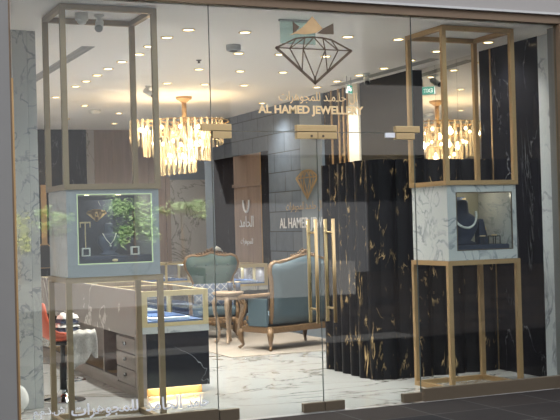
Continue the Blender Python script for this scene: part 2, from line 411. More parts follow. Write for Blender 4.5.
sbox('wall_right_stone_tiles', 'stone', XR, 7.35, 6.22, 7.45, 0, ZC)
sbox('wall_right_stone_lintel', 'stone', XR, 7.35, 7.45, 10.3, 2.76, ZC)
# dark marble portal with wood door panels
sbox('wall_right_portal_frame', 'black_marble', XR-.01, 7.35, 7.45, 7.72, 0, 2.76)
sbox('wall_right_portal_panel', 'black_marble', XR, 7.35, 8.95, 9.85, 0, 2.76)
for k in range(2):
    sbox('wall_right_wood_panel', 'wood', XR+.01, 7.35, 7.72+k*.615, 7.72+k*.615+.61, 0, 2.76)
sbox('trim_8', 'wood', XR-.02, XR+.02, 7.72, 8.95, 2.24, 2.29)
sbox('trim_9', 'gold', XR-.01, XR+.02, 7.72, 7.76, 0, 2.76)
sbox('wall_right_grey_end', 'column', XR, 7.35, 9.85, 10.3, 0, 2.76)
sbox('wall_recess', 'soffit', 7.8, 8.2, 10.3, 11.7, 0, ZC)
# left pillar
sbox('pillar_left', 'case_marble', 1.94, 2.125, 1.56, 1.70, 0, ZC, bevel=.004)
sbox('pillar_left_return', 'case_marble', 2.129, 2.21, 1.58, 1.70, 0, ZC, bevel=.004)
# shopfront surround
sbox('wall_front_left', 'mall_wall', -6, 1.645, -.12, .2, 0, 4.6)
sbox('wall_front_right', 'mall_wall', 6.87, 16, -.12, .2, 0, 4.6)
sbox('wall_front_top', 'soffit', 1.60, 6.87, -.10, .2, 3.515, 4.6)
sbox('trim_1', 'light_trim', 1.60, 6.87, -.115, -.05, 3.505, 3.525)
ff = sempty('trim_2')
MB().box(1.60, 6.87, -.07, .03, ZC, 3.505).build('frame_head', M['frame'], ff, bevel=.004)
MB().box(6.81, 6.87, -.07, .03, 0, ZC).build('frame_jamb', M['frame'], ff, bevel=.004)
MB().box(1.645, 1.668, -.07, .03, 0, ZC).build('frame_jamb', M['frame'], ff, bevel=.004)
MB().box(1.668, 1.69, -.03, .03, 0, 2.78).build('frame_edge', M['gold'], ff, bevel=.003)
sbox('roof', 'grey_wall', -6, 16, -.1, 12.4, 3.7, 4.4)

# ---------------- glazing
X1, WD = 3.303, .9617
X2, X3 = X1+WD, X1+2*WD
g = .003
def pane(parent, x0, x1, z0, z1):
    p_ = MB().box(x0+g, x1-g, -.006, .006, z0, z1).build('glass_pane', M['glass'], parent)
    MB().box(x1-g, x1+g*.4, -.006, .006, z0, z1).build('glass_edge', M['edge'], parent)
    return p_
def patch(parent, x0, x1, z0, z1, name='patch_fitting'):
    return MB().box(x0, x1, -.026, .026, z0, z1).build(name, M['satin'], parent, bevel=.003)
w1 = sempty('window_1'); pane(w1, 1.685, X1, .11, ZC); MB().box(1.685, X1-.01, -.03, .03, 0, .112).build('bottom_rail', M['gold_dark'], w1, bevel=.003)
w2 = sempty('window_2'); pane(w2, X3, 6.81, .11, ZC); MB().box(X3+.02, 6.81, -.03, .03, 0, .115).build('bottom_rail', M['gold_dark'], w2, bevel=.003)
w3 = sempty('window_3'); pane(w3, X1, X3, H+.003, ZC); MB().box(X1, X3, -.006, .006, H-.002, H+.002).build('glass_edge', M['edge'], w3)
patch(w3, X1-.09, X1+.17, H+.003, H+.06); patch(w3, X2-.195, X2+.185, H+.003, H+.06); patch(w3, X3-.19, X3+.05, H+.003, H+.06)
def bar_handle(parent, x):
    for sgn, nmn in ((-1, 'outer'), (1, 'inner')):
        y = sgn*.075
        h = MB().cyl((x, y, .76), (x, y, 1.645), .0155).build('pull_handle', M['satin'], parent, True)
        MB().cyl((x, 0, .88), (x, y, .88), .010).cyl((x, 0, 1.53), (x, y, 1.53), .010).build('handle_stud', M['satin'], h, True)
d1 = sempty('door_1'); pane(d1, X1, X2, .008, H-.003)
patch(d1, X1+.003, X1+.17, H-.058, H-.003); patch(d1, X2-.195, X2-.003, H-.058, H-.003)
MB().box(X1+.003, X1+.175, -.026, .026, .008, .1).build('patch_fitting', M['gold_dark'], d1, bevel=.003)
MB().box(X2-.2, X2-.003, -.026, .026, .008, .085).build('patch_fitting', M['gold_dark'], d1, bevel=.003)
bar_handle(d1, 4.196)
d2 = sempty('door_2'); pane(d2, X2, X3, .008, H-.003)
patch(d2, X2+.003, X2+.185, H-.058, H-.003); patch(d2, X3-.19, X3-.003, H-.058, H-.003)
MB().box(X2+.003, X2+.19, -.026, .026, .008, .085).build('patch_fitting', M['gold_dark'], d2, bevel=.003)
MB().box(X3-.19, X3-.003, -.026, .026, .008, .085).build('patch_fitting', M['gold_dark'], d2, bevel=.003)
bar_handle(d2, 4.361)
MB().box(X3-.29, X3-.195, -.012, .012, H-.042, H+.0).build('strike_tab', M['frost'], d2, bevel=.002)
for (dx, dd) in ((X2-.06, d1), (X2+.05, d2)):
    MB().cyl((dx, -.03, H-.035), (dx, -.026, H-.035), .011).build('lock_screw', M['gold_dark'], dd)

# ================================================================== SIGNS
YG = -.0062
def bar2(mb, a, b, w, y0, y1):
    a, b = Vector(a), Vector(b); d = (b-a); n = Vector((-d.y, d.x)).normalized()*w/2
    e = d.normalized()*w*.35
    mb.prism([tuple(a-n-e), tuple(b-n+e), tuple(b+n+e), tuple(a+n-e)], y0, y1)
def diamond_mb(cx, cz, s, y, d=.005, w=.012):
    # unit: half width .356, girdle at 0
    L, Rr, B = (-.356, 0), (.356, 0), (0, -.292)
    T = [(-.172, .085), (-.085, .098), (0, .103), (.085, .100), (.165, .088)]
    G = [(-.23, -.002), (-.105, -.004), (.105, -.004), (.23, -.002)]
    mb = MB()
    def q(p): return (cx+p[0]*s, cz+p[1]*s)
    def ln(a, b, k=1): bar2(mb, q(a), q(b), w*s*k, y, y-d)
    for a, b in ((L, T[0]), (T[0], T[1]), (T[1], T[2]), (T[2], T[3]), (T[3], T[4]), (T[4], Rr)): ln(a, b, 1.15)
    ln(L, B, 1.9); ln(Rr, B, 1.9)
    ln(L, Rr, .9)
    ln(G[0], T[0], .8); ln(G[0], T[1], .8); ln(T[1], G[1], .8); ln(G[1], T[2], .8); ln(T[2], G[2], .8); ln(G[2], T[3], .8); ln(T[3], G[3], .8); ln(G[3], T[4], .8)
    ln(G[0], (-.12, -.19), .8); ln(G[1], (-.12, -.19), .8); ln(G[1], (0, -.25), .8); ln(G[2], (0, -.25), .8); ln(G[2], (.12, -.19), .8); ln(G[3], (.12, -.19), .8); ln((0, -.25), B, 1.6)
    return mb
sg = thing('shop_sign', 'gold shop sign with crowned diamond and jewellery name on the glass above the doors', 'sign', (0, 0, 0))
diamond_mb(4.2605, 3.102, 1.0, YG).build('diamond_emblem', M['dark_logo'], sg)
cr = MB()
cr2 = MB()
cr.prism([(4.066,3.335),(4.085,3.315),(4.125,3.29),(4.09,3.245),(4.066,3.232)], YG, YG-.005)
cr2.prism([(4.348,3.283),(4.45,3.335),(4.452,3.238),(4.36,3.236),(4.29,3.240)], YG, YG-.005)
cr.build('crown_side', M['dark_logo'], sg); cr2.build('crown_side', M['dark_logo'], sg)
MB().prism([(4.03,3.212),(4.085,3.243),(4.14,3.275),(4.19,3.32),(4.249,3.385),(4.30,3.33),(4.345,3.283),(4.28,3.242),(4.18,3.226),(4.09,3.228)], YG, YG-.006).build('crown_peak', M['gold_logo'], sg)
text_mb('AL HAMED JEWELLERY', 3.724, 4.722, 2.524, 2.617, YG, offset=.035).build('latin_lettering', M['letter'], sg)
text_mb(AR_JEWELS + ' ' + AR_HAMED_K + ' \uFEDD\uFE8D', 3.915, 4.66, 2.632, 2.735, YG).build('arabic_lettering', M['letter'], sg)
ws = thing('window_lettering', 'pale Arabic company name in frosted lettering along the bottom of the left window', 'lettering')
for body, u0, u1, zz0, zz1 in ((AR_LLC, 1.785, 2.03, .165, .245), (AR_JEWELS, 2.08, 2.62, .135, .25), (AR_ALHAMED, 2.68, 2.985, .145, .25), (AR_HAMED, 3.03, 3.215, .145, .24)):
    text_mb(body, u0, u1, zz0, zz1, YG, offset=.018).build('lettering_word', M['frost'], ws)

# lettering on the right wall, facing -X
RX = Matrix.Rotation(-PI/2, 4, 'Z')
def on_wall(mb, y): return mb.xf(Matrix.Translation((XR-.022, y, 0)) @ RX)
ss = thing('column_sign_reflection', 'gold copy of the shop sign, modelled for its reflection on the blue grey column', 'sign')  # stands in for the shop sign reflected in the column
on_wall(diamond_mb(0, 2.27, 1.0, 0, w=.022), 5.95).build('diamond_emblem', M['gold_logo'], ss)
on_wall(text_mb('AL HAMED JEWELLERY', -1.0, 1.15, 1.50, 1.70, 0, offset=.01), 5.95).build('latin_lettering', M['frost'], ss)
on_wall(text_mb(AR_JEWELS + ' ' + AR_HAMED_K + ' \uFEDD\uFE8D', -.75, .45, 1.78, 1.93, 0), 5.95).build('arabic_lettering', M['gold_logo'], ss)
ss.location.x = -.03
s2 = thing('wall_emblem', 'small pale emblem and Arabic lettering on the wood panels inside the dark portal', 'sign')
on_wall(MB().tube([(.13*math.cos(a), 0, 2.02+.2*math.sin(a)) for a in [PI+PI*i/14 for i in range(15)]], .016, 6), 8.35).build('emblem_arc', M['frost'], s2)
on_wall(text_mb(AR_ALHAMED, -.3, .3, 1.58, 1.76, 0), 8.35).build('arabic_lettering', M['frost'], s2)
on_wall(text_mb(AR_JEWELS, -.26, .26, 1.28, 1.40, 0), 8.35).build('arabic_lettering', M['frost'], s2)
s2.location.x = -.0

# ================================================================== FLUTED BLACK PARTITION
def fluted():
    path = [(5.60, 2.62), (5.555, 1.56), (5.64, 1.415), (7.035, 1.415)]
    pts = []; pitch = .205
    segs = [(Vector(a), Vector(b)) for a, b in zip(path, path[1:])]
    for (a, b) in segs:
        Ln = (b-a).length; k = max(1, round(Ln/pitch)); d = (b-a)/Ln; n = Vector((d.y, -d.x))   # outward
        if n.dot(Vector((a+b)/2) - Vector((6.5, 2.2))) < 0: n = -n
        for i in range(k*10):
            t = i/(k*10); ph = (t*k) % 1
            pts.append(a + (b-a)*t + n*(.055*math.sin(PI*ph)))
    pts += [Vector((7.035, 1.415)), Vector((7.035, 2.62))]
    mb = MB(); mb.prism([tuple(p) for p in pts], 0, 2.245, 'z')
    return mb
tag(fluted().build('fluted_partition', M['gold_marble']), 'tall fluted black and gold marble partition standing right behind the glass door', 'partition')

# ================================================================== DISPLAY STANDS
def stand(label, x0, y0, inner, lining, led):
    a, b, st = .7725, .6356, 3.425
    t = .044; bt, bb = 1.93, 1.225
    r = thing('display_stand', label, 'display stand', (x0, y0, 0), 0, 'gold framed window display stands')
    def fr(z0, z1, name):
        mb = MB(); e = .018; A0, A1, B0, B1 = -e, a+e, -e, b+e
        for (x, y) in ((A0,B0),(A1-t,B0),(A0,B1-t),(A1-t,B1-t)): mb.box(x, x+t, y, y+t, z0, z1)
        for z in (z0, z1-t):
            mb.box(A0+t, A1-t, B0, B0+t, z, z+t); mb.box(A0+t, A1-t, B1-t, B1, z, z+t); mb.box(A0, A0+t, B0+t, B1-t, z, z+t); mb.box(A1-t, A1, B0+t, B1-t, z, z+t)
        return mb.build(name, M['gold_shaded' if led else 'gold'], r)
    fr(0, bb-.001, 'lower_frame'); fr(bt+.001, st, 'upper_frame')
    w0, w1, z0, z1 = inner
    c = MB()
    c.box(0, w0, 0, .03, bb, bt).box(w1, a, 0, .03, bb, bt).box(w0, w1, 0, .03, bb, z0).box(w0, w1, 0, .03, z1, bt)
    c.box(0, .03, .03, b, bb, bt).box(a-.03, a, .03, b, bb, bt).box(.03, a-.03, b-.03, b, bb, bt)
    c.box(.03, a-.03, .03, b-.03, bb, z0-.005).box(.03, a-.03, .03, b-.03, bt-.03, bt)
    cs = c.build('case', M['shaded_marble' if led else 'case_marble'], r)
    MB().box(.035, a-.035, b-.05, b-.034, z0, bt-.035).build('lining', M[lining], r)
    MB().box(w0, w1, .008, .014, z0, z1).build('glass_pane', M['caseglass'], r)
    if led:
        l = MB(); q = .009
        l.box(w0, w1, .001, .008, z0, z0+q).box(w0, w1, .001, .008, z1-q, z1).box(w0, w0+q, .001, .008, z0, z1).box(w1-q, w1, .001, .008, z0, z1)
        l.build('light_strip', M['led_green'], r)
    else:
        l = MB(); q = .01
        l.box(w0, w1, -.002, .008, z0, z0+q).box(w0, w1, -.002, .008, z1-q, z1).box(w0, w0+q, -.002, .008, z0, z1).box(w1-q, w1, -.002, .008, z0, z1)
        l.build('window_trim', M['gold_dark'], r)
    for px in (.25, .52):
        cl = MB().cyl((px, b*.5, bt-.036), (px, b*.5, bt-.03), .022, n=14).build('case_lamp', M['down'], r)
    pd = bpy.data.lights.new('case_lamp_light', 'POINT'); pd.energy = 1.2 if led else .7; pd.color = (1, .86, .66); pd.shadow_soft_size = .03
    po = bpy.data.objects.new('case_lamp_light', pd); COL.objects.link(po); po.parent = r; po.location = (.5, b*.5, bt-.09)
    return r, z0
LX, LY, RXX, RY = 2.138, .235, 5.7286, .271
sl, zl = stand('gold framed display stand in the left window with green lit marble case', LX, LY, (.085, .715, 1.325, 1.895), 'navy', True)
sr, zr = stand('gold framed display stand in the right window with white marble case', RXX, RY, (.095, .725, 1.315, 1.865), 'lining', False)

def bust(name, label, x, y, z, s, mat, necklace):
    r = thing(name, label, 'necklace bust', (x, y, z))
    prof = [(.085, 0), (.09, .012), (.05, .03), (.075, .07), (.105, .14), (.10, .19), (.07, .225), (.042, .245), (.038, .30), (.036, .335), (.02, .345)]
    MB().lathe([(a*s, b*s) for a, b in prof], 24).xf(Matrix.Diagonal((1.25, .55, 1, 1))).build('bust_form', M[mat], r, True)
    mb = MB(); n = 26
    if necklace == 'pearl':
        for i in range(n):
            a = -PI*.08 + PI*1.16*i/(n-1)
            px, pz = math.cos(a)*.098*s, -.095*s*math.sin(a)
            mb.ball((px, -.062*s - .004 + .03*abs(math.cos(a))*s, .225*s+pz), .0105*s, n=8, m=6)
        mb.build('pearl_necklace', M['pearl'], r, True)
    else:
        for sx in (-1, 1): mb.tube([(sx*.075*s, -.03*s, .235*s), (sx*.045*s, -.06*s, .17*s), (0, -.067*s, .115*s)], .0035, 6)
        mb.ball((0, -.07*s, .10*s), .011*s)
        mb.build('pendant_necklace', M['pearl'], r, True)
    return r
def post_stand(name, label, x, y, z, h, w):
    r = thing(name, label, 'jewellery stand', (x, y, z))
    MB().box(-w, w, -w, w, h-.008, h).box(-w, -w+.006, -w, -w+.006, 0, h-.008).box(w-.006, w, -w, -w+.006, 0, h-.008).box(-w, -w+.006, w-.006, w, 0, h-.008).box(w-.006, w, w-.006, w, 0, h-.008).build('stand_frame', M['black'], r)
    MB().torus((0, 0, h+.006), w*.55, .006, 20, 6).build('ring', M['letter'], r, True)
    return r
def ramp(label, x, y, z):
    r = thing('bracelet_ramp', label, 'bracelet stand', (x, y, z))
    MB().prism([(-.055,0),(.055,0),(.055,.012),(-.005,.24),(-.035,.245),(-.055,.22)][::1], -.04, .04, 'y').build('ramp_form', M['navy'], r, bevel=.004)
    MB().tube([(.02+.0, -.043, .14), (.028, -.02, .165), (.024, .02, .165)], .005, 6).build('bracelet', M['letter'], r, True)
    return r
# right case
rb = RXX; zf = zr - .005
tag(MB().box(rb+.06, rb+.735, RY+.07, RY+.42, zf, zf+.055).build('display_cushion', M['navy'], bevel=.012), 'low navy velvet display cushion on the floor of the right marble case', 'display cushion')
bust('necklace_bust', 'dark navy bust wearing a pearl necklace in the right marble case', rb+.345, RY+.27, zf+.055, 1.25, 'navy', 'pearl')
ramp('slanted navy bracelet stand between pearl necklace bust and small black stand', rb+.575, RY+.30, zf+.055)
post_stand('ring_stand', 'low square black ring stand at foot of the slanted bracelet stand', rb+.475, RY+.14, zf+.055, .075, .042)
post_stand('ring_stand', 'low square black ring stand at right of the slanted bracelet stand', rb+.63, RY+.17, zf+.055, .08, .042)
bx = thing('jewellery_roll', 'dark cylindrical roll with gold ring at top left of the right case', 'jewellery stand', (rb+.44, RY+.50, zf))
MB().cyl((0,0,0), (0,0,.46), .055).build('post', M['navy'], bx, True); MB().cyl((0,0,.46), (0,0,.52), .07).build('roll', M['navy_light'], bx, True)
MB().torus((.03,-.05,.50), .022, .006, 20, 6).build('ring', M['letter'], bx, True)
# left case
lb = LX; zf = zl - .005
tag(MB().box(lb+.06, lb+.735, LY+.07, LY+.42, zf, zf+.07).build('display_cushion', M['navy'], bevel=.012), 'low navy velvet display cushion on the floor of the left green lit case', 'display cushion')
bd = thing('display_board', 'navy display board with gold diamond emblem in the left case', 'display board', (lb+.30, LY+.46, zf+0))
MB().box(-.12, .21, 0, .02, 0, .54).build('board', M['navy'], bd, bevel=.004)
diamond_mb(.066, .43, .20, -.001, w=.08, d=.004).build('diamond_emblem', M['gold_logo'], bd)
bust('necklace_bust', 'blue grey bust with thin pendant necklace in the left green lit case', lb+.43, LY+.32, zf+.07, .78, 'navy_light', 'pendant')
def ring_box(label, x, y, z):
    r = thing('ring_box', label, 'ring box', (x, y, z))
    q = MB(); s = .034; t = .009
    q.box(-s, s, -.02, .02, 0, t).box(-s, s, -.02, .02, 2*s-t, 2*s).box(-s, -s+t, -.02, .02, t, 2*s-t).box(s-t, s, -.02, .02, t, 2*s-t)
    q.build('box_frame', M['pearl'], r); MB().box(-s+t, s-t, .0, .02, t, 2*s-t).build('box_pad', M['navy'], r)
    return r
ring_box('small white square ring box at the left end of the left case', lb+.185, LY+.14, zf+.07)
rb2 = ring_box('small white square ring box at the right end of the left case', lb+.60, LY+.14, zf+.07)
tb = thing('pendant_stand', 'thin gold T shaped pendant stand above the left ring box', 'jewellery stand', (lb+.20, LY+.2, zf+.07))
MB().box(-.004,.004,-.004,.004,.0,.27).box(-.045,.045,-.004,.004,.27,.282).box(-.045,-.038,-.004,.004,.235,.27).box(.038,.045,-.004,.004,.235,.27).build('stand', M['letter'], tb); MB().box(-.03,.03,-.02,.02,0,.006).build('base', M['black'], tb)
gm = thing('gem_card', 'gold gem on navy front edge of the left case cushion', 'jewel', (lb+.41, LY+.075, zf+.02))
MB().ball((0,-.008,.012), .018, (1.4,.4,.7)).build('gem', M['letter'], gm, True)

# ================================================================== COUNTERS
def showcase(label, loc, rotz, w, ln, staff=False, front_velvet='blue'):
    """local: width along x (0..w), length along +y (0..ln); front end at y=0"""
    r = thing('display_counter', label, 'display counter', loc, rotz, 'jewellery display counters')
    zt, zg = 1.005, .665
    MB().box(.03, w-.06, .06, ln-.03, 0, .082).build('plinth', M['gold'], r)
    MB().box(.04 if staff else 0, w, 0, .75 if staff else ln, .083, .60).build('base_cabinet', M['counter_black'], r)
    if staff: MB().box(w-.28, w, .75, ln, .083, .60).build('base_panel', M['counter_black'], r)
    MB().box(0, w+.005, -.005, ln, .601, zg).build('stone_band', M['case_marble'], r, bevel=.003)
    t = .036
    f = MB()
    ys = [0, ln-t] + ([ln*k/4-t/2 for k in (1,2,3)])
    for y in ys:
        for x in (0, w-t): f.box(x, x+t, y, y+t, zg, zt)
        f.box(t, w-t, y, y+t, zt-t, zt)
    for x in (0, w-t): f.box(x, x+t, t, ln-t, zt-t, zt)
    f.box(0, w, 0, t, zg, zg+t*.8); f.box(w-t, w, t, ln-t, zg, zg+t*.8)
    f.build('gold_frame', M['brass'], r)
    q = .052
    MB().box(-.002, q, -.006, -.0005, zg, zt).box(w-q, w+.002, -.006, -.0005, zg, zt).box(q, w-q, -.006, -.0005, zt-q, zt).box(q, w-q, -.006, -.0005, zg, zg+q*.7).build('front_bezel', M['brass'], r)
    gl = MB().box(t, w-t, .004, .010, zg+.03, zt-t).box(t, w-t, t, ln-t, zt-.012, zt-.003).box(w-.010, w-.004, t, ln-t, zg+.03, zt-t)
    gl.build('glass', M['caseglass'], r)
    MB().box(t+.002, w-t-.002, t+.002, ln-t, zg+.001, zg+.05).build('velvet_base', M[front_velvet], r)
    for k in range(max(2, int(ln/.9))):
        y = .12 + k*.9
        if y+.6 > ln: break
        tr = MB()
        tr.box(.12, w-.14, y, y+.5, zg+.05, zg+.075)
        tr.build('jewellery_tray', M['tray' if k % 2 == 0 else 'blue'], r, bevel=.006)
        nb = MB()
        for i in range(5): nb.box(.15, w-.17, y+.05+i*.09, y+.075+i*.09, zg+.076, zg+.088)
        nb.build('bracelet_row', M['pearl' if k % 2 else 'blue'], r)
    # lit from inside the showcase by a lamp strip under the frame
    MB().box(t, w-t, ln-t-.02, ln-t, zt-t-.02, zt-t).build('lamp_strip', M['case_led'], r)
    n = 1 if ln < 2 else 3
    for k in range(n):
        ad = bpy.data.lights.new('showcase_light', 'AREA'); ad.energy = 1.1; ad.color = (.92,.95,1); ad.size = .1
        ao = bpy.data.objects.new('showcase_light', ad); COL.objects.link(ao); ao.parent = r; ao.location = (.08, .3 + k*ln/n, zt-.05)
        ao.rotation_euler = (0, -.5, 0)
    if staff:
        MB().box(.05, w-.08, .02, .035, .074, .082).build('plinth_light', M['warm_strip'], r)
        ad = bpy.data.lights.new('plinth_glow', 'AREA'); ad.shape = 'RECTANGLE'; ad.size = w-.15; ad.size_y = .02; ad.energy = 1.3; ad.color = (1, .72, .38)
        ao = bpy.data.objects.new('plinth_glow', ad); COL.objects.link(ao); ao.parent = r; ao.location = (w/2, .027, .072)
        MB().box(-.03, 0, .05, ln, .56, zt+.004).build('stone_fascia', M['counter_grey'], r, bevel=.003)
        MB().box(-.05, .035, 0, .09, .083, .60).box(-.03, .0, 0, .05, .60, zt+.004).build('end_panel', M['wood_h'], r)
        dc = MB().box(-.03, .04, .09, .745, .083, .555).build('drawer_cabinet', M['wood_h'], r)
        for k in range(3):
            z = .10 + k*.152
            d = MB().box(-.05, -.03, .10, .735, z, z+.143).build('drawer', M['wood_h'], r, bevel=.003)
            MB().cyl((-.05, .40, z+.085), (-.075, .40, z+.085), .016, .019).build('knob', M['chrome'], d, True)
        MB().box(-.02, w-.28, .752, 1.32, .083, .09).box(.30, .32, .75, ln, .12, .56).box(-.02, .30, 1.32, 1.36, .12, .56).build('kneehole_panel', M['wood_h'], r)
        MB().box(-.04, 0, .75, ln, 0, .122).build('base_rail', M['wood_h'], r)
        MB().box(-.04, .03, 0, .75, 0, .083).build('corner_plinth', M['wood_h'], r)
    else:
        MB().box(-.02, 0, 0, ln, .083, zt).build('back_panel', M['counter_grey'], r)
    return r
M['warm_strip'] = emit('warm_strip', (1,.70,.36,1), 1.3)
M['case_led'] = emit('case_led', (.9,.95,1,1), 1.5)
showcase('long jewellery counter with black marble end and gold plinth behind the left window', (3.165, 1.62, 0), 0, .665, 4.6, True)
showcase('jewellery counter with lit glass top along the right wall behind the armchairs', (7.02, 7.55, 0), 0, .62, 2.0).scale = (-1, 1, 1)
showcase('jewellery counter standing across the far back of the shop', (4.75, 10.25, 0), -PI/2, .6, 1.75)

# ================================================================== BAR STOOL
bs = thing('bar_stool', 'orange bucket seat bar stool on chrome pedestal behind left window', 'bar stool', (2.47, 1.92, 0), math.radians(4))
MB().lathe([(.0,0),(.205,0),(.205,.008),(.19,.014),(.12,.028),(.06,.06),(.035,.10),(.033,.11),(.0,.11)], 36).build('base', M['chrome'], bs, True)
MB().cyl((0,0,.10), (0,0,.36), .034).cyl((0,0,.36), (0,0,.56), .022).build('column', M['black'], bs, True)
fr = MB(); fr.tube([(.03,-.10,.19),(.13,-.11,.19),(.19,-.07,.19),(.20,0,.19),(.19,.07,.19),(.13,.11,.19),(.03,.10,.19)], .010, 8); fr.tube([(0,0,.2),(.03,-.10,.19)], .008, 6); fr.tube([(0,0,.2),(.03,.10,.19)], .008, 6)
fr.build('foot_ring', M['chrome'], bs, True)
prof = [(-.245,.94),(-.25,.88),(-.235,.80),(-.21,.72),(-.185,.645),(-.145,.595),(-.07,.575),(.02,.575),(.11,.585),(.19,.595),(.235,.585),(.25,.56)]
P = []
for i, (px, pz) in enumerate(prof):
    row = []; t = i/(len(prof)-1)
    hw = .15 + .06*math.sin(PI*min(1, t*1.15)) if i > 0 else .12
    for j in range(11):
        v = -1+2*j/10
        lift = .085*abs(v)**3 * (math.sin(PI*min(1, max(0, (t-.18)/.7))) if t > .18 else 0)
        fw = .05*abs(v)**2.5 * (1-t if t < .5 else 0)
        row.append((px+fw, v*hw, pz+lift))
    P.append(row)
MB().grid(P).build('seat_shell', M['orange'], bs, True, solid=.035, sub=1)
MB().lathe([(.0,.53),(.10,.53),(.12,.555),(.0,.56)], 24).build('seat_plate', M['black'], bs, True)
def crumple(nx, ny, sx, sy, h, seed):
    rnd = random.Random(seed); Pp = []
    for i in range(nx):
        row = []
        for j in range(ny):
            u, v = -1+2*i/(nx-1), -1+2*j/(ny-1)
            e = max(0, 1-max(abs(u), abs(v))**4)
            row.append((u*sx*(1+.08*rnd.uniform(-1,1)), v*sy*(1+.08*rnd.uniform(-1,1)), h*(.25+.75*e)*(.75+.35*rnd.random())))
        Pp.append(row)
    return Pp
gt = thing('folded_garments', 'pile of navy and white folded clothes lying on the orange stool', 'clothes', (2.475, 1.875, .615), .2)
for k, (mm, hh) in enumerate((('cloth', .05), ('navy_cloth', .06), ('cloth', .06), ('navy_cloth', .06), ('cloth', .07))):
    pp = crumple(12, 10, .135-.012*k, .11-.01*k, hh, k)
    top = [[(x+.01*k, y, z+.036*k) for x, y, z in row] for row in pp]
    mb = MB().grid(top); mb.grid([[(x, y, .036*k) for x, y, z in row] for row in top][::-1])
    mb.build('folded_garment', M[mm], gt, True)
lc = []
for i in range(16):
    t = i/15; row = []
    for j in range(14):
        v = j/13
        lc.append(None) if False else None
        k = min(1, t*3); h = max(0, (t-.33)/.67)
        x = .05+.24*v + .018*math.sin(7*v+4*t)*h + .04*h*(v-.3)
        y = -.06-.155*k + .022*math.sin(16*v+2*t)*h
        z = .655 - .02*k - h*(.27+.07*math.sin(5*v+1)+.02*math.sin(17*v))
        row.append((x, y, z+.006*math.sin(20*v+5*t)))
    lc.append(row)
lcs = [r_ for r_ in lc if r_]
lo = MB().grid(lcs).build('lace_scarf', M['lace'], None, True, solid=.004); lo.location = (2.47, 1.88, .012); lo.rotation_euler = (0,0,math.radians(-10))
tag(lo, 'white lace scarf hanging over the front edge of the orange stool', 'scarf')
wb = thing('white_bag', 'rumpled white bag on the floor at the foot of the left marble pillar', 'bag', (1.92, 1.36, 0))
mb = MB().ball((0,0,.13), .13, (.75,.6,1), 18, 12)
rr = random.Random(4)
for v in mb.bm.verts: v.co += Vector((rr.uniform(-1,1), rr.uniform(-1,1), 0))*.012; v.co.z = max(v.co.z, .0)
mb.build('bag_body', M['cloth'], wb, True); MB().tube([(-.03,0,.24),(-.03,0,.28),(0,0,.30),(.03,0,.28),(.03,0,.24)], .006, 6).build('handle', M['cloth'], wb, True)

